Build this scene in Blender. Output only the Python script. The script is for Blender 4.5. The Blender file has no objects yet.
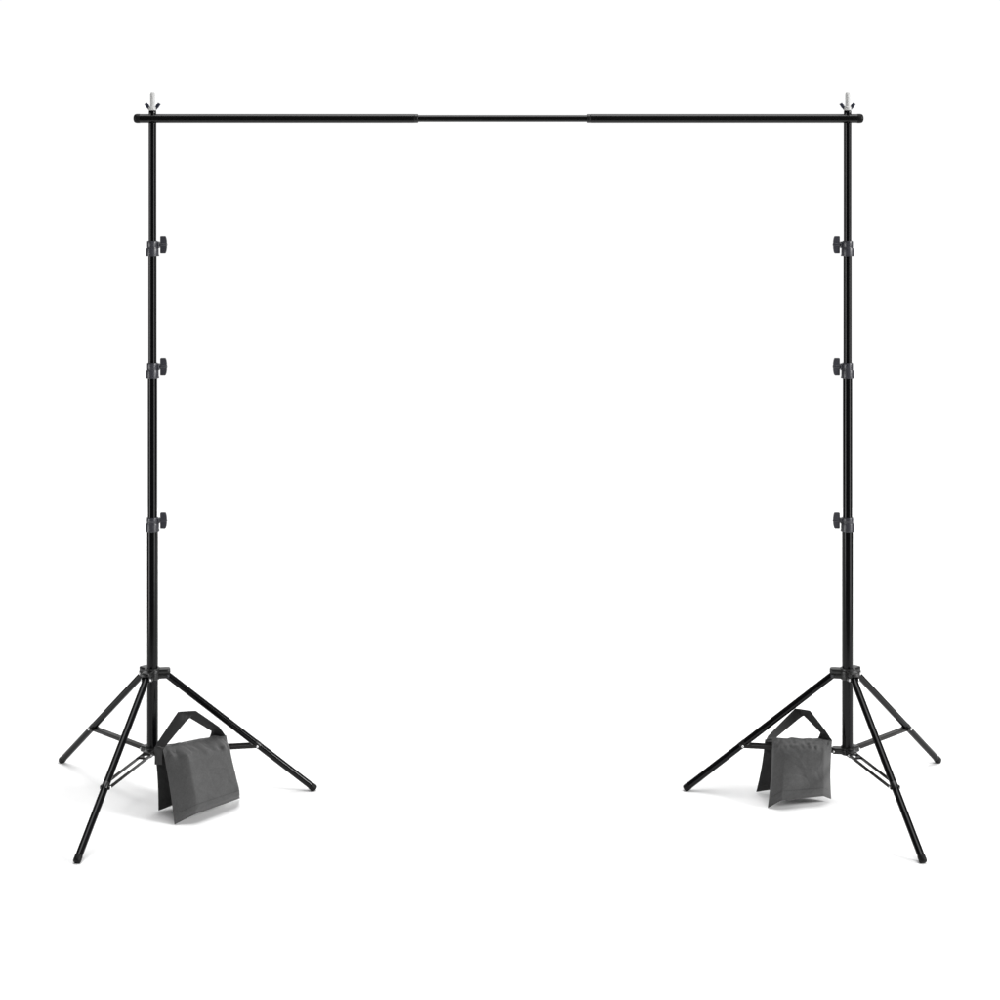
import bpy, bmesh, math, random
from mathutils import Vector, Matrix, noise
random.seed(3)
# ---------------------------------------------------------------- units
S = 3.05 / 730.0            # one layout unit in metres (the crossbar is about 10 ft = 730 units)
CAM_H, CAM_D = 624.2, 1701.2
AX = 347.5                  # half the distance between the two stand axes
scene = bpy.context.scene
col = scene.collection
PI = math.pi

# ---------------------------------------------------------------- materials
def new_mat(name):
    m = bpy.data.materials.new(name); m.use_nodes = True
    nt = m.node_tree
    return m, nt, nt.nodes['Principled BSDF']

def simple(name, base, rough, metal=0.0, spec=0.5, bump=0.0, bscale=400, var=0.0, coat=0.0):
    m, nt, b = new_mat(name)
    b.inputs['Base Color'].default_value = (*base, 1)
    b.inputs['Roughness'].default_value = rough
    b.inputs['Metallic'].default_value = metal
    b.inputs['Specular IOR Level'].default_value = spec
    b.inputs['Coat Weight'].default_value = coat
    tc = nt.nodes.new('ShaderNodeTexCoord')
    n = nt.nodes.new('ShaderNodeTexNoise'); n.inputs['Scale'].default_value = bscale
    n.inputs['Detail'].default_value = 4
    nt.links.new(tc.outputs['Object'], n.inputs['Vector'])
    if bump:
        bp = nt.nodes.new('ShaderNodeBump'); bp.inputs['Strength'].default_value = bump
        bp.inputs['Distance'].default_value = 0.001
        nt.links.new(n.outputs['Fac'], bp.inputs['Height'])
        nt.links.new(bp.outputs['Normal'], b.inputs['Normal'])
    if var:
        n2 = nt.nodes.new('ShaderNodeTexNoise'); n2.inputs['Scale'].default_value = 14
        n2.inputs['Detail'].default_value = 6
        nt.links.new(tc.outputs['Object'], n2.inputs['Vector'])
        mr = nt.nodes.new('ShaderNodeMapRange')
        mr.inputs['To Min'].default_value = rough - var; mr.inputs['To Max'].default_value = rough + var
        nt.links.new(n2.outputs['Fac'], mr.inputs['Value'])
        nt.links.new(mr.outputs['Result'], b.inputs['Roughness'])
    return m

M_TUBE = simple('black_powder_coat', (0.0026, 0.0026, 0.0029), 0.15, spec=0.18, var=0.02)
M_BAR = simple('black_satin_coat', (0.0030, 0.0030, 0.0030), 0.24, spec=0.3, var=0.03)
M_CAST = simple('black_cast_plastic', (0.006, 0.006, 0.006), 0.32, spec=0.4, bump=0.05, bscale=600, var=0.05)
M_COLLAR = simple('charcoal_plastic', (0.030, 0.030, 0.036), 0.34, spec=0.45, bump=0.04, bscale=700, var=0.05)
M_RUBBER = simple('black_rubber', (0.0035, 0.0035, 0.0035), 0.5, spec=0.15, bump=0.1, bscale=500)
M_STEEL = simple('bright_steel', (0.70, 0.70, 0.70), 0.3, metal=0.8, var=0.05)
M_ZINC = simple('pale_zinc_plating', (0.40, 0.40, 0.395), 0.5, metal=0.1, var=0.05)
M_WING_REFL = simple('steel_dark_reflection', (0.02, 0.022, 0.035), 0.3, spec=0.5, var=0.05)  # silver wings coloured dark, their dark reflections put into the base colour
M_STRUT = simple('brown_black_strut_steel', (0.009, 0.0083, 0.0076), 0.35, spec=0.22, bump=0.1, bscale=500, var=0.05)

def fabric(name, base, amp):
    m, nt, b = new_mat(name)
    b.inputs['Roughness'].default_value = 0.6
    b.inputs['Specular IOR Level'].default_value = 0.22
    b.inputs['Sheen Weight'].default_value = 0.12
    tc = nt.nodes.new('ShaderNodeTexCoord')
    # uv weave: two crossed thread directions
    w1 = nt.nodes.new('ShaderNodeTexWave'); w1.bands_direction = 'X'; w1.inputs['Scale'].default_value = 28
    w2 = nt.nodes.new('ShaderNodeTexWave'); w2.bands_direction = 'Y'; w2.inputs['Scale'].default_value = 28
    for w in (w1, w2):
        w.inputs['Distortion'].default_value = 0.8; w.inputs['Detail'].default_value = 2
        nt.links.new(tc.outputs['UV'], w.inputs['Vector'])
    ad = nt.nodes.new('ShaderNodeMath'); ad.operation = 'ADD'
    nt.links.new(w1.outputs['Fac'], ad.inputs[0]); nt.links.new(w2.outputs['Fac'], ad.inputs[1])
    n = nt.nodes.new('ShaderNodeTexNoise'); n.inputs['Scale'].default_value = 16; n.inputs['Detail'].default_value = 8
    n.inputs['Roughness'].default_value = 0.7
    nt.links.new(tc.outputs['Object'], n.inputs['Vector'])
    mx = nt.nodes.new('ShaderNodeMath'); mx.operation = 'MULTIPLY_ADD'
    mx.inputs[1].default_value = 0.22
    nt.links.new(ad.outputs[0], mx.inputs[0]); nt.links.new(n.outputs['Fac'], mx.inputs[2])
    cr = nt.nodes.new('ShaderNodeMapRange')
    cr.inputs['From Min'].default_value = 0.35; cr.inputs['From Max'].default_value = 1.1
    cr.inputs['To Min'].default_value = 1 - amp; cr.inputs['To Max'].default_value = 1 + amp
    nt.links.new(mx.outputs[0], cr.inputs['Value'])
    vm = nt.nodes.new('ShaderNodeVectorMath'); vm.operation = 'SCALE'
    vm.inputs[0].default_value = base
    nt.links.new(cr.outputs['Result'], vm.inputs['Scale'])
    nt.links.new(vm.outputs['Vector'], b.inputs['Base Color'])
    g = nt.nodes.new('ShaderNodeTexNoise'); g.inputs['Scale'].default_value = 170; g.inputs['Detail'].default_value = 2
    nt.links.new(tc.outputs['Object'], g.inputs['Vector'])
    ga = nt.nodes.new('ShaderNodeMath'); ga.operation = 'MULTIPLY_ADD'; ga.inputs[1].default_value = 0.5; ga.inputs[2].default_value = 0.75
    nt.links.new(g.outputs['Fac'], ga.inputs[0])
    gm = nt.nodes.new('ShaderNodeMath'); gm.operation = 'MULTIPLY'
    nt.links.new(ga.outputs[0], gm.inputs[0]); nt.links.new(cr.outputs['Result'], gm.inputs[1])
    nt.links.new(gm.outputs[0], vm.inputs['Scale'])
    bp = nt.nodes.new('ShaderNodeBump'); bp.inputs['Strength'].default_value = 0.35
    bp.inputs['Distance'].default_value = 0.002
    nt.links.new(mx.outputs[0], bp.inputs['Height'])
    nt.links.new(bp.outputs['Normal'], b.inputs['Normal'])
    return m
M_BAG = fabric('grey_nylon_cloth', (0.061, 0.061, 0.061), 0.22)
M_WEB = fabric('charcoal_webbing', (0.011, 0.011, 0.011), 0.2)
M_BAG_SHADE = fabric('grey_nylon_gap_shade', (0.022, 0.022, 0.022), 0.3)  # back pouch cloth, shade of the gap put into its colour

def floor_mat():
    m, nt, b = new_mat('white_studio_paper')
    b.inputs['Roughness'].default_value = 0.9
    b.inputs['Specular IOR Level'].default_value = 0.1
    n = nt.nodes.new('ShaderNodeTexNoise'); n.inputs['Scale'].default_value = 1.5
    tc = nt.nodes.new('ShaderNodeTexCoord')
    nt.links.new(tc.outputs['Object'], n.inputs['Vector'])
    mr = nt.nodes.new('ShaderNodeMapRange'); mr.inputs['To Min'].default_value = 0.90; mr.inputs['To Max'].default_value = 0.92
    nt.links.new(n.outputs['Fac'], mr.inputs['Value'])
    nt.links.new(mr.outputs['Result'], b.inputs['Base Color'])
    return m
M_FLOOR = floor_mat()

# ---------------------------------------------------------------- mesh helpers
def V(x, y, z): return Vector((x, y, z))

class MB:
    """collects shapes given in layout units, links them as one mesh object in metres"""
    def __init__(self, mirror=False, origin=(0, 0, 0)):
        self.bm = bmesh.new(); self.uv = self.bm.loops.layers.uv.new('UVMap')
        self.mir = mirror; self.o = Vector(origin)
    def ring_surface(self, rings, close=True, cap0=True, cap1=True, smooth=True):
        vs = [[self.bm.verts.new(p) for p in r] for r in rings]
        n = len(rings[0])
        for a, b in zip(vs, vs[1:]):
            for i in range(n if close else n - 1):
                f = self.bm.faces.new((a[i], a[(i+1) % n], b[(i+1) % n], b[i])); f.smooth = smooth
        if close and cap0: self.bm.faces.new(list(reversed(vs[0])))
        if close and cap1: self.bm.faces.new(vs[-1])
        return vs
    def lathe(self, base, axis, prof, n=32):
        """prof: (distance along axis, radius) pairs; sharp where listed twice with tiny steps"""
        base = Vector(base); ax = Vector(axis).normalized()
        u = ax.cross(Vector((0, 0, 1)))
        if u.length < 0.05: u = Vector((1, 0, 0))
        u = (u - ax * u.dot(ax)).normalized(); w = ax.cross(u)
        rings = []
        for (h, r) in prof:
            rings.append([base + ax*h + (u*math.cos(2*PI*i/n) + w*math.sin(2*PI*i/n))*r for i in range(n)])
        self.ring_surface(rings)
    def tube(self, a, b, r, n=32, ch=0.4):
        a = Vector(a); b = Vector(b); L = (b-a).length; ch = min(ch, r*0.5, L*0.3)
        self.lathe(a, b-a, [(0, r-ch), (ch*0.3, r-ch*0.35), (ch, r), (ch*1.5, r), (L-ch*1.5, r), (L-ch, r), (L-ch*0.3, r-ch*0.35), (L, r-ch)], n)
    def box(self, c, dx, dy, dz, ux=(1,0,0), uy=(0,1,0), uz=(0,0,1), bev=0.4, taper=1.0):
        c = Vector(c); ux = Vector(ux).normalized(); uy = Vector(uy).normalized(); uz = Vector(uz).normalized()
        t = bmesh.new(); bmesh.ops.create_cube(t, size=1)
        for v in t.verts:
            k = taper if v.co.x > 0 else 1.0
            v.co = Vector((v.co.x*dx, v.co.y*dy*k, v.co.z*dz*k))
        if bev: bmesh.ops.bevel(t, geom=list(t.edges), offset=min(bev, dx*.4, dy*.4, dz*.4), segments=3, affect='EDGES', profile=0.5)
        mp = {}
        for v in t.verts: mp[v] = self.bm.verts.new(c + ux*v.co.x + uy*v.co.y + uz*v.co.z)
        for f in t.faces:
            nf = self.bm.faces.new([mp[v] for v in f.verts]); nf.smooth = True
        t.free()
    def prism(self, pts, z0, z1, bev=0.5):
        """extruded plan outline with bevelled edges"""
        t = bmesh.new()
        lo = [t.verts.new((p[0], p[1], z0)) for p in pts]
        f = t.faces.new(lo)
        r = bmesh.ops.extrude_face_region(t, geom=[f])
        for v in [g for g in r['geom'] if isinstance(g, bmesh.types.BMVert)]: v.co.z = z1
        bmesh.ops.recalc_face_normals(t, faces=t.faces)
        if bev: bmesh.ops.bevel(t, geom=list(t.edges), offset=bev, segments=3, affect='EDGES', profile=0.5)
        mp = {v: self.bm.verts.new(v.co) for v in t.verts}
        for f in t.faces:
            nf = self.bm.faces.new([mp[v] for v in f.verts]); nf.smooth = True
        t.free()
    def build(self, name, mat, parent=None):
        if self.mir:
            for v in self.bm.verts: v.co.x = -v.co.x
        for v in self.bm.verts: v.co = (v.co - self.o) * S
        bmesh.ops.recalc_face_normals(self.bm, faces=self.bm.faces)
        me = bpy.data.meshes.new(name); self.bm.to_mesh(me); self.bm.free()
        me.materials.append(mat)
        ob = bpy.data.objects.new(name, me); col.objects.link(ob)
        if parent: ob.parent = parent
        try: me.set_sharp_from_angle(angle=math.radians(38))
        except Exception: pass
        return ob

def thing(name, label, cat, loc, group=None):
    o = bpy.data.objects.new(name, None); col.objects.link(o)
    o.location = Vector(loc) * S; o.empty_display_size = 0.1
    o['label'] = label; o['category'] = cat
    if group: o['group'] = group
    return o

# ---------------------------------------------------------------- floor
fb = MB()
q = [fb.bm.verts.new(p) for p in ((-900, -520, 0), (900, -520, 0), (1100, 1500, 0), (-1100, 1500, 0))]
fb.bm.faces.new(q)
floor = fb.build('floor', M_FLOOR); floor['kind'] = 'structure'

# ---------------------------------------------------------------- stand
# local frame of the left stand: axis at x=0, z up; the other stand is built as its mirror image
def stand(mirror, label):
    x0 = AX if mirror else -AX
    root = thing('backdrop_stand', label, 'tripod stand', (x0, 0, 0), 'backdrop support stands')
    def mb(): return MB(mirror)
    # --- telescoping pole sections (lower ones are fatter)
    for (z0, z1, r) in ((52, 275.5, 5.5), (269, 431, 4.7), (424, 552.5, 4.1), (546, 677.5, 3.85)):
        m = mb(); m.tube((0, 0, z0), (0, 0, z1), r, 40, 0.4); m.build('pole_section', M_TUBE, root)
    # --- clamp collars with T knobs
    for (zc, k, ri) in ((552.7, 1.0, 4.1), (430.7, 1.0, 4.7), (277.2, 1.05, 5.5)):
        # zc = shoulder between the narrow top and the wide lower cup
        m = mb()
        m.lathe((0, 0, 0), (0, 0, 1), [(zc-8.4, ri+.02), (zc-8.4, 6.55*k), (zc-8.0, 6.7*k), (zc-7.2, 6.6*k), (zc-7.0, 6.25*k), (zc-1.2, 6.15*k),
                                       (zc-.5, 5.9*k), (zc-.2, 5.4*k), (zc+.4, 5.3*k), (zc+.7, 5.5*k), (zc+5.6, 5.45*k), (zc+6.2, 5.2*k), (zc+6.4, 4.7*k), (zc+6.4, ri*.8)], 40)
        m.box((5.2*k, 0, zc+2.6), 4.2, 5.2, 6.4, bev=0.9)             # clamp boss on the knob side
        m.box((-5.5*k, 0, zc-4.3), 1.5, 3.2, 7.0, bev=0.5)
        c = m.build('collar', M_COLLAR, root)
        m = mb()
        zk = zc + 2.7
        m.tube((6.8, 0, zk), (8.7, 0, zk), 1.25, 20)
        m.build('knob_screw', M_RUBBER, c)
        m = mb()
        m.lathe((7.6, 0, zk), (1, 0, 0), [(0, 1.5), (.3, 1.95), (6.3, 1.95), (6.9, 1.5), (7.2, .7)], 24)
        for sgn in (-1, 1):                                            # two rounded wings
            pts = [(7.9, 0.4), (14.3, 0.6), (14.35, 3.2), (13.9, 6.0), (13.2, 8.0), (12.6, 8.4), (8.5, 8.4), (7.9, 7.9)]
            rings = []
            for yy, kk in ((-1.5, .8), (-1.25, 1), (1.25, 1), (1.5, .8)):
                cx, cz = 11.1, 4.5
                rings.append([V(cx+(p[0]-cx)*(kk*.1+.9), yy, zk + sgn*(cz+(p[1]-cz)*(kk*.1+.9))) for p in pts])
            m.ring_surface(rings, smooth=True)
        m.build('knob', M_COLLAR, c)
    # --- top: spigot, threaded stud, wing nut (the crossbar sits on the pole end and the stud passes through it)
    m = mb()
    m.lathe((0, 0, 0), (0, 0, 1), [(684.5, 2.2), (684.5, 3.6), (684.9, 3.75), (688.9, 3.75), (689.3, 3.5), (689.4, 2.4)], 36)
    m.build('spigot', M_TUBE, root)
    m = mb()
    pr = [(677.4, 2.0)]
    z = 693.0
    while z < 706.3:
        pr += [(z, 2.32), (z+.45, 2.2), (z+.9, 2.32)]; z += 0.9001
    pr += [(706.6, 2.2), (707.6, 1.9), (708.1, 1.3)]
    m.lathe((0, 0, 0), (0, 0, 1), pr, 24)
    m.build('threaded_stud', M_ZINC, root)
    m = mb()
    m.lathe((0, 0, 0), (0, 0, 1), [(689.4, 2.3), (689.4, 3.4), (689.8, 3.9), (691.6, 3.95), (692.8, 3.5), (693.6, 3.0), (694.0, 2.3)], 28)
    wn = m.build('wing_nut', M_ZINC, root)
    for sgn in (-1, 1):
        m = mb()
        d = V(sgn*.52, 0, .85).normalized(); nrm = V(0, 1, 0); sd = d.cross(nrm)
        m.box(V(sgn*5.5, 0, 694.8), 6.0, 1.9, 3.4, d, nrm, sd, bev=1.1, taper=1.1)
        m.box(V(sgn*3.5, 0, 691.9), 2.6, 2.2, 3.0, d, nrm, sd, bev=0.6)
        m.build('wing', M_WING_REFL, wn)
    # --- hubs
    ANG = {'back': 2.40, 'front': -1.80, 'side': 0.165}
    RH, ZH, RF, T, ZL, RL = 14.6, 124.6, 160.0, 0.612, 50.5, 13.6
    def spider(zlo, zhi, ring_r, reach, half, name, thick, plate):
        """three armed casting: rounded cover plate, sleeve round the column and a fork under every arm"""
        m = mb()
        def edge(th):
            best = ring_r
            for a in ANG.values():
                q = (th - a + PI) % (2*PI) - PI
                if abs(q) < PI/2:
                    # stadium shaped arm with a rounded tip
                    c, sn = math.cos(q), abs(math.sin(q))
                    R1 = reach - half*.75
                    r1 = half/sn if sn > 1e-6 else 1e9
                    disc = (half*.98)**2 - (R1*sn)**2*1.0
                    r2 = R1*c + math.sqrt(disc) if disc > 0 else 0
                    r2 = min(r2, reach)
                    rr = min(r1, R1/c) if c > 1e-6 else 0
                    best = max(best, rr, r2)
            return best
        n = 216
        out = [edge(2*PI*i/n) for i in range(n)]
        def ring(z, inset): return [V((out[i]-inset)*math.cos(2*PI*i/n), (out[i]-inset)*math.sin(2*PI*i/n), z) for i in range(n)]
        m.ring_surface([ring(zhi-plate, .9), ring(zhi-plate+.2, .3), ring(zhi-plate+.6, 0), ring(zhi-1.3, .1), ring(zhi-.6, .45), ring(zhi-.15, 1.1), ring(zhi, 2.0)])
        m.lathe((0, 0, 0), (0, 0, 1), [(zlo-.6, 5.52), (zlo-.6, ring_r-1.0), (zlo, ring_r-.4), (zhi-plate+.5, ring_r-.4), (zhi+.5, ring_r-.9), (zhi+.9, ring_r-1.5), (zhi+.9, 5.52)], 40)
        for a in ANG.values():
            d = V(math.cos(a), math.sin(a), 0); s = V(-d.y, d.x, 0)
            L = reach - 5.2; h = zhi - plate + .3 - zlo
            for q in (-1, 1):
                m.box(d*(4+L/2) + s*(q*(half-.15-thick/2)) + V(0, 0, zlo + h/2), L, thick, h, d, s, V(0,0,1), bev=.45)
                m.lathe(d*(reach-2.6-h*.33) + s*(q*(half-.12)) + V(0, 0, zlo + h*.5), s*(-q), [(0, h*.36), (.2, h*.46), (thick-.1, h*.46)], 24)
            m.box(d*7 + V(0, 0, zlo + h/2 + .5), 8, half*2-1.5, h-.6, d, s, V(0,0,1), bev=.8)
        return m.build(name, M_CAST, root)
    hub = spider(122.2, 131.6, 8.4, 17.8, 4.75, 'upper_hub', 1.1, 4.2)
    low = spider(46.8, 52.6, 7.6, 15.6, 4.7, 'lower_hub', 1.0, 2.6)
    m = mb(); m.lathe((0, 0, 0), (0, 0, 1), [(49.8, 3), (49.8, 6.2), (50.6, 6.5), (53.4, 6.5), (54.2, 6.2), (54.3, 5.53)], 36)
    m.build('column_cap', M_RUBBER, root)
    for key, a in ANG.items():
        d = V(math.cos(a), math.sin(a), 0); s = V(-d.y, d.x, 0)
        foot = d*RF + V(0, 0, 3.4); top = d*RH + V(0, 0, ZH)
        ax = (foot-top).normalized()
        m = mb()
        m.tube(top - ax*2.5, foot - ax*2.0, 3.45, 36, 0.5)
        leg = m.build('leg', M_TUBE, root)
        m = mb()
        L = 6.5
        m.lathe(foot - ax*(L-3.0), ax, [(0, 3.47), (0.1, 3.68), (.5, 3.72), (L-1.6, 3.72), (L-.6, 3.3), (L-.1, 2.5)], 36)
        m.build('rubber_foot', M_RUBBER, leg)
        j = top + (foot-top)*T - V(0, 0, 1.0)
        li = d*RL + V(0, 0, ZL - 1.0)
        bd = (j-li).normalized(); up = s.cross(bd)
        if up.z < 0: up = -up
        # collar band on the leg that carries the brace
        m = mb()
        m.lathe(j + V(0,0,1.0) - ax*3.2, ax, [(0, 3.46), (0, 3.56), (.3, 3.62), (6.1, 3.62), (6.4, 3.56), (6.4, 3.46)], 32)
        m.build('leg_clip', M_CAST, leg)
        m = mb()
        if key == 'back':      # this strut reads as one closed channel
            a0 = li + bd*3; a1 = j - bd*3.2
            for q in (-1, 1): m.box((a0+a1)/2 + s*(q*2.3), (a1-a0).length, 1.0, 3.6, bd, s, up, bev=.3)
            m.box((a0+a1)/2 + up*1.2, (a1-a0).length-2, 4.0, .9, bd, s, up, bev=.25)
            m.box(j - bd*3.6 - up*.2, 2.4, 9.6, 2.8, bd, s, up, bev=.5)
            for q in (-1, 1): m.box(j + s*(q*4.35) - bd*.6, 6.5, .95, 2.9, bd, s, up, bev=.4)
        else:
            for q in (-1, 1):
                m.box((j+li)/2 + s*(q*4.3), (j-li).length + 4.5, 1.15, 3.2, bd, s, up, bev=.35)
            m.box(li + bd*9, 2.2, 7.6, 2.0, bd, s, up, bev=.3)
        br = m.build('brace', M_STRUT, root)
        m = mb(); m.tube(j - s*5.0, j + s*5.0, 0.9, 16, .3); m.build('pin', M_RUBBER, br)
        for q in (-1, 1):
            m = mb()
            m.lathe(j + s*(q*4.9), s*q, [(0, 1.15), (.2, 1.3), (.6, 1.15), (.9, .8), (1.0, .3)], 20)
            m.build('rivet', M_STEEL, br)
            m = mb()
            m.lathe(li + s*(q*4.9), s*q, [(-1, 1.0), (0, 1.0), (.4, .9), (.7, .6), (.8, .2)], 20)
            m.build('rivet', M_STEEL, low)
            m = mb()
            m.lathe(d*(RH+.6) + s*(q*4.7) + V(0, 0, ZH), s*q, [(-1, 1.35), (.1, 1.35), (.45, 1.2), (.8, .7), (.9, .3)], 20)
            m.build('rivet', M_COLLAR if key == 'side' else M_STEEL, hub)
    # small set screw on the front of the upper hub
    m = mb(); m.lathe((0.4, -8.6, 121.9), (0, -1, 0), [(-2, 1.0), (.3, 1.0), (.7, .6)], 16); m.build('set_screw', M_STEEL, hub)
    return root

stand(False, 'black telescopic tripod stand with lock knobs facing right, carrying the left end of the crossbar')
stand(True, 'black telescopic tripod stand with lock knobs facing left and a sandbag slung over its brace')

# ---------------------------------------------------------------- crossbar
ZB = 681.6
cb = thing('crossbar', 'long black telescopic crossbar with thinner middle tube, bolted across both stands', 'crossbar', (0, 0, ZB))
def ub(): return MB(False)
for (a, b, r, nm) in ((-361.5, -85.5, 4.45, 'outer_tube'), (90.5, 358.5, 4.45, 'outer_tube'), (-87.5, 92.5, 3.35, 'middle_tube')):
    m = ub(); m.tube((a, 0, 0), (b, 0, 0), r, 48, .25); m.build(nm, M_BAR, cb)
for x in (-85.7, 86.9):
    m = ub()
    m.lathe((x, 0, 0), (1, 0, 0), [(0, 3.4), (0, 4.2), (.4, 4.36), (3.2, 4.36), (3.7, 4.1), (3.7, 3.4)], 48); m.build('joint_ring', M_CAST, cb)
for sgn, x in ((-1, -361.0), (1, 358.0)):
    m = ub()
    m.lathe((x, 0, 0), (sgn, 0, 0), [(-1, 4.5), (-.8, 4.6), (2.2, 4.6), (3.8, 4.2), (4.7, 3.4), (5.2, 2.2), (5.4, .8)], 48)
    m.build('end_cap', M_RUBBER, cb)

# ---------------------------------------------------------------- sandbags
def at(px, py, d):
    """real point for a spot measured on the photograph, given its distance behind the stand axis"""
    k = CAM_D / (CAM_D + d)
    return Vector(((px-500)/k, d, CAM_H - (py-176.0)/k))

def sstep(a, b, x):
    t = max(0., min(1., (x-a)/(b-a))); return t*t*(3-2*t)

def lin(x):
    x = max(0., min(1., x)); return x*.75 + .25*x*x*(3-2*x)

def pouch(root, org, TL, TR, BR, BL, t_out, t_in, seed, mat, N=80):
    """flat cloth pouch: two faces stitched round the rim, gathered at the top seam"""
    nrm = ((TR-TL).cross(BL-TL)).normalized()
    if nrm.y > 0: nrm = -nrm
    m = MB(False, org)
    eu = (TR-TL).normalized(); ev = (BL-TL).normalized()
    def pos(u, v, side):
        p = TL*(1-u)*(1-v) + TR*u*(1-v) + BR*u*v + BL*(1-u)*v
        # rim pulled in between the corners
        pl = lin(u/.22)*lin((1-u)/.13)
        p += -ev*pl*(5.2*(1-.5*u) if t_out > 4 else 1.5)*sstep(.35, 1, v)
        p += eu*math.sin(PI*v)*(1.1*(1-u) - 1.1*u)*(abs(2*u-1)**2)
        eu_ = max(0, 1-abs(2*u-1)**5); ev_ = (sstep(0, .22, v)**.75) * max(0, 1-max(0, (v-.5)*2)**6)
        # flat stitched hem at the bottom and the sides
        hem = sstep(0, .035, u)*sstep(0, .035, 1-u)*sstep(0, .06, 1-v)
        mid = t_out*.8*pl*(lin(v/.13))*(.86 + .14*v)          # the whole cloth sheet stands forward of its four corners
        b = eu_**.6 * ev_ * (.3 + .7*hem)
        s = Vector((u*3.1, v*2.6, seed + (7 if side < 0 else 0)))
        wr = noise.noise(s*1.3)*.9 + noise.noise(s*3.1)*.35 + noise.noise(s*7.0)*.10
        ridge = 1 - abs(noise.noise(Vector((u*2.6+v*1.1+seed, v*3.4-u*1.4, seed*1.7))))*2
        wr += (max(0, ridge-.62)/.38)**2*.35 - (max(0, 1-abs(noise.noise(Vector((u*3.1-v*1.9-seed, v*2.6+u, seed))))*2-.7)/.3)**2*.25
        # diagonal drag folds from the upper corners
        fold = math.sin((u*1.0+v*.55)*17 + seed)*.5*math.exp(-((u-.1)**2+(v-.2)**2)*14) + math.sin((u*.8-v*.6)*19+seed)*.45*math.exp(-((u-.92)**2+(v-.14)**2)*16)
        puck = (math.sin(u*34+v*14+seed*2+1.9*math.sin(u*9))*1.5 + noise.noise(Vector((u*17, v*12, seed)))*3.2 - 1.6)*math.exp(-((v-.10)/.075)**2)
        lump = wr*1.15*eu_*ev_
        if side > 0: off = mid + b*t_out*.3 + lump + (fold+puck)*min(1, eu_*2)
        else: off = mid*.8 - b*t_in + lump*.5 - puck*.2*min(1, eu_*2)
        rim = .22 if side > 0 else -.22
        p = p + nrm*(off + rim)
        p.z += (noise.noise(Vector((u*7, seed*3., 5)))*.6)*(1-v)**6      # top seam not ruler-straight
        return p
    g = {}
    for side in (1, -1):
        for i in range(N+1):
            for j in range(N+1):
                g[side, i, j] = m.bm.verts.new(pos(i/N, j/N, side))
    def quad(a, uvs):
        f = m.bm.faces.new(a); f.smooth = True
        for l, q in zip(f.loops, uvs): l[m.uv].uv = q
    for side in (1, -1):
        for i in range(N):
            for j in range(N):
                idx = [(i, j), (i+1, j), (i+1, j+1), (i, j+1)]
                quad([g[side, a, b] for a, b in idx], [(a/N, b/N) for a, b in idx])
    rim = [(i, 0) for i in range(N)] + [(N, j) for j in range(N)] + [(i, N) for i in range(N, 0, -1)] + [(0, j) for j in range(N, 0, -1)]
    for a, b in zip(rim, rim[1:]+rim[:1]):
        quad([g[1, a[0], a[1]], g[1, b[0], b[1]], g[-1, b[0], b[1]], g[-1, a[0], a[1]]], [(0, 0), (.01, 0), (.01, .01), (0, .01)])
    # raised line of stitching parallel to the bottom hem
    ob = m.build('pouch', mat, root)
    m = MB(False, org)
    K = 46
    for k in range(K):
        u0 = .05 + .9*k/K; u1 = u0 + .9/K*.62
        a = pos(u0, .865, 1) + nrm*.08; b = pos(u1, .865, 1) + nrm*.08
        m.tube(a, b, .16, 6, .05)
    m.build('stitching', M_WEB, ob)
    return pos

def ribbon(m, secs, th=.45, sub=8):
    """webbing band through cross sections given by two edge points"""
    A = [Vector(s[0]) for s in secs]; B = [Vector(s[1]) for s in secs]
    def cr(P, t):
        n = len(P)-1; x = t*n; i = min(int(x), n-1); f = x-i
        # keep the folds fairly crisp: blend of linear and smooth
        p0 = P[max(0, i-1)]; p1 = P[i]; p2 = P[i+1]; p3 = P[min(n, i+2)]
        sm = .5*((2*p1) + (p2-p0)*f + (2*p0-5*p1+4*p2-p3)*f*f + (3*p1-p0-3*p2+p3)*f**3)
        return p1.lerp(p2, f)*.9 + sm*.1
    n = (len(secs)-1)*sub; rings = []
    for k in range(n+1):
        a = cr(A, k/n); b = cr(B, k/n)
        k2 = min(n, k+1)/n; k1 = max(0, k-1)/n
        tan = cr(A, k2)+cr(B, k2)-cr(A, k1)-cr(B, k1)
        nn = tan.cross(b-a).normalized()*th*.5
        w = 5
        row = [a.lerp(b, i/w) + nn*(1+.35*math.sin(PI*i/w)) for i in range(w+1)] + [b.lerp(a, i/w) - nn for i in range(w+1)]
        rings.append(row)
    vs = m.ring_surface(rings)
    for f in m.bm.faces:
        for l in f.loops:
            c = l.vert.co; l[m.uv].uv = (c.x*.012+c.y*.01, c.z*.012)

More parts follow.
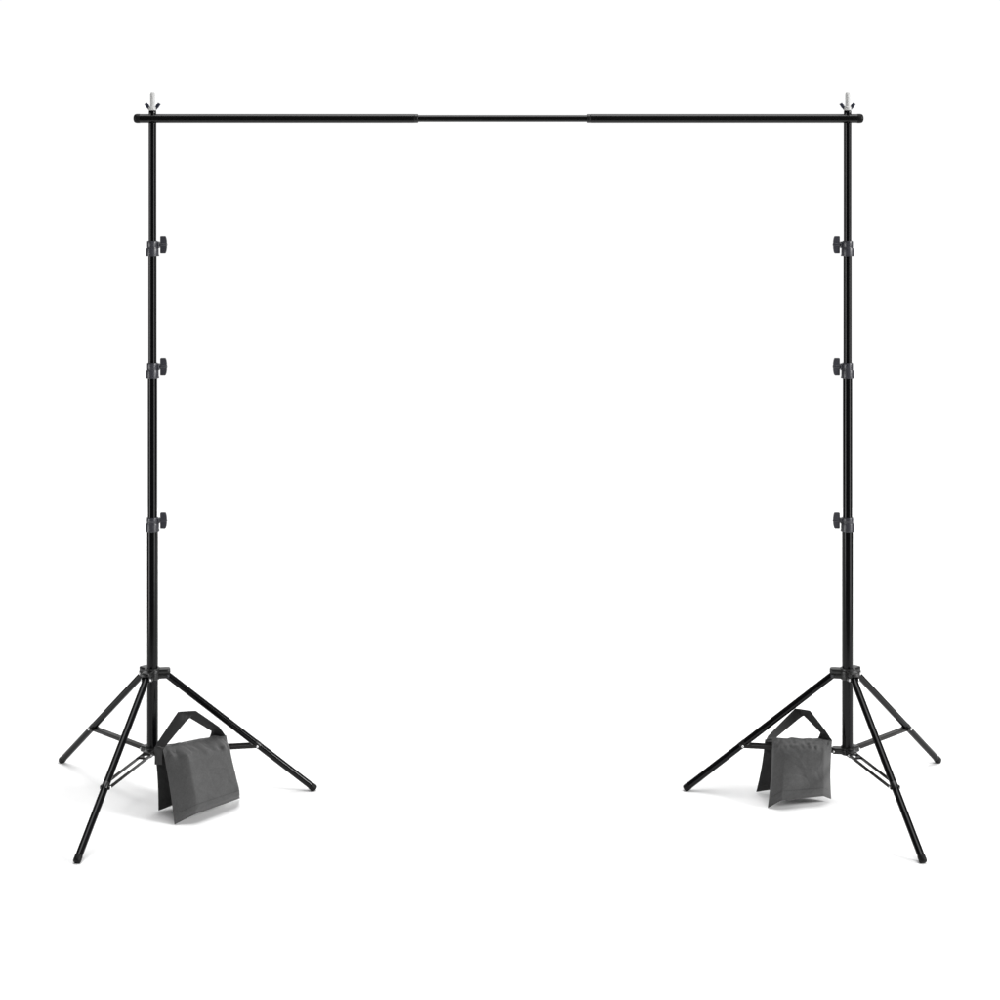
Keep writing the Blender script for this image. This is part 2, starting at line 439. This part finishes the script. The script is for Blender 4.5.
def sandbag(label, F, B, band, t_out, seed):
    F = [at(*p) for p in F]; B = [at(*p) for p in B]
    base = (F[2]+F[3]+B[2]+B[3])/4; base.z = 0
    root = thing('sandbag', label, 'sandbag', base, 'empty saddle sandbags')
    pf = pouch(root, base, *F, t_out, 1.2, seed, M_BAG)
    pb = pouch(root, base, *B, 1.0, 3.0, seed+3.3, M_BAG_SHADE)
    # cloth saddle joining the two pouches along the ridge
    m = MB(False, base); N = 48; W = 8; rows = []
    for i in range(N+1):
        u = i/N; a = pf(u, .015, 1); b = pb(u, .015, -1); row = []
        for j in range(W+1):
            p = a.lerp(b, j/W)
            p.z += 2.0*math.sin(PI*j/W)*(.75+.25*math.sin(u*23+seed)) + noise.noise(Vector((u*12, j*.5, seed)))*.5
            row.append(m.bm.verts.new(p))
        rows.append(row)
    lows = [[m.bm.verts.new(v.co - Vector((0, 0, .5))) for v in r] for r in rows]
    for R, flip in ((rows, 0), (lows, 1)):
        for i in range(N):
            for j in range(W):
                q = [R[i][j], R[i+1][j], R[i+1][j+1], R[i][j+1]]
                f = m.bm.faces.new(q[::-1] if flip else q); f.smooth = True
                for l in f.loops: l[m.uv].uv = (l.vert.co.x*.012, l.vert.co.y*.012)
    for i in range(N):
        for j in (0, W): m.bm.faces.new((rows[i][j], rows[i+1][j], lows[i+1][j], lows[i][j]))
    for j in range(W):
        for i in (0, N): m.bm.faces.new((rows[i][j], rows[i][j+1], lows[i][j+1], lows[i][j]))
    m.build('saddle_seam', M_BAG, root)
    m = MB(False, base)
    ribbon(m, [(at(*a), at(*b)) for a, b in band])
    m.build('handle', M_WEB, root)
    return root

sandbag('grey fabric sandbag standing on the floor beside the left stand, turned to the right',
        [(162.5, 747.5, -52), (226.2, 735.5, -10), (240, 798.3, 1), (174.5, 824.6, -66)],
        [(154.5, 747, -42), (222, 735, -2), (224, 790, 7), (158.5, 810.5, -31)],
        [((154.8, 764.5, -43.2), (162, 764.5, -50)), ((155.0, 749, -43.5), (162.6, 750, -53)), ((156.8, 743.5, -43), (165.5, 746, -51)),
         ((178, 712, -29), (185.5, 722, -37)), ((195.8, 711, -31), (190, 718, -23)),
         ((219, 727, -19), (211.5, 731, -8)), ((225.5, 735.8, -13), (209.5, 737.5, -5))], 20, 1.3)
sandbag('grey fabric sandbag straddling the right stand brace, front pouch facing straight forward',
        [(772.3, 737.5, 3), (832.2, 740, -7), (831.2, 798.8, -5), (767.8, 808, -23)],
        [(765.0, 739.5, 25), (829, 738, 12), (826, 788, 16), (756.2, 791.8, 20)],
        [((765.4, 741.5, 24), (774, 742, 2)), ((768.5, 735.5, 22), (776.5, 737.2, 4)),
         ((795.2, 708.6, 14), (800, 717.8, 4)), ((810, 710.8, 1), (804, 715.8, 8)),
         ((826, 731.5, -5), (820.5, 732.5, 5)), ((832, 740.5, -8), (818, 738.5, 3))], 15, 5.1)

# ---------------------------------------------------------------- light
w = bpy.data.worlds.new('World'); scene.world = w; w.use_nodes = True
nt = w.node_tree; bg = nt.nodes['Background']
tc = nt.nodes.new('ShaderNodeTexCoord')
def math_node(op, a=None, b=None, c=None):
    n = nt.nodes.new('ShaderNodeMath'); n.operation = op
    for i, x in enumerate((a, b, c)):
        if x is None: continue
        if isinstance(x, (int, float)): n.inputs[i].default_value = x
        else: nt.links.new(x, n.inputs[i])
    return n.outputs[0]
sep = nt.nodes.new('ShaderNodeSeparateXYZ'); nt.links.new(tc.outputs['Generated'], sep.inputs[0])
X, Y, Z = sep.outputs
az = math_node('ARCTAN2', X, Y)                       # 0 = towards the backdrop, +-pi = behind the camera
aaz = math_node('ABSOLUTE', az)
def mapr(v, a, b, c, d):
    n = nt.nodes.new('ShaderNodeMapRange'); n.interpolation_type = 'SMOOTHSTEP'
    nt.links.new(v, n.inputs['Value'])
    for k, x in zip(('From Min', 'From Max', 'To Min', 'To Max'), (a, b, c, d)): n.inputs[k].default_value = x
    return n.outputs['Result']
R = math.radians
back = mapr(aaz, R(40), R(54), 1.03, 0.04)            # lit white sweep behind the set, dim studio behind the camera
def strip(centre, half, val):
    d = math_node('ABSOLUTE', math_node('SUBTRACT', az, centre))
    return mapr(d, R(half*.55), R(half), val, 0.0)
elev = mapr(Z, -0.55, -0.45, 0.0, 1.0)
elev2 = mapr(Z, 0.06, 0.2, 1.0, 0.0)
band = math_node('MULTIPLY', elev, elev2)
s1 = strip(R(124), 12, 8.0); s2 = strip(R(-118), 13, 9.5)
soft = strip(R(142), 20, 0.15)
st = math_node('MULTIPLY', math_node('ADD', math_node('ADD', s1, s2), soft), band)
top = mapr(Z, 0.55, 0.95, 0.0, 0.3)
tot = math_node('ADD', math_node('ADD', back, st), math_node('MULTIPLY', top, 1.0))
nt.links.new(tot, bg.inputs['Color']); bg.inputs['Strength'].default_value = 1.0
w.cycles.sampling_method = 'MANUAL'; w.cycles.sample_map_resolution = 1024

sun = bpy.data.lights.new('overhead_softbox', 'SUN'); sun.energy = 2.2; sun.angle = R(40)
so = bpy.data.objects.new('overhead_softbox', sun); col.objects.link(so); so.rotation_euler = (R(4), R(2), 0)

# ---------------------------------------------------------------- camera (level, shifted down like a product view camera)
cam = bpy.data.cameras.new('camera'); co = bpy.data.objects.new('camera', cam); col.objects.link(co)
co.location = (0, -CAM_D*S, CAM_H*S); co.rotation_euler = (PI/2, 0, 0)
cam.sensor_width = 36; cam.lens = 36*CAM_D/1000; cam.shift_y = -(500-176)/1000
cam.clip_end = 200; cam.clip_start = 0.1
scene.camera = co
key = bpy.data.lights.new('key_softbox', 'AREA'); key.shape = 'RECTANGLE'; key.size = 3.4; key.size_y = 3.4; key.energy = 2700
ko = bpy.data.objects.new('key_softbox', key); col.objects.link(ko); ko.location = (14.0, -6.2, 7.4)
ko.rotation_euler = (Vector((0, 0, .3)) - ko.location).to_track_quat('-Z', 'Y').to_euler()
scene.view_settings.view_transform = 'Standard'; scene.view_settings.look = 'None'
scene.view_settings.exposure = 0
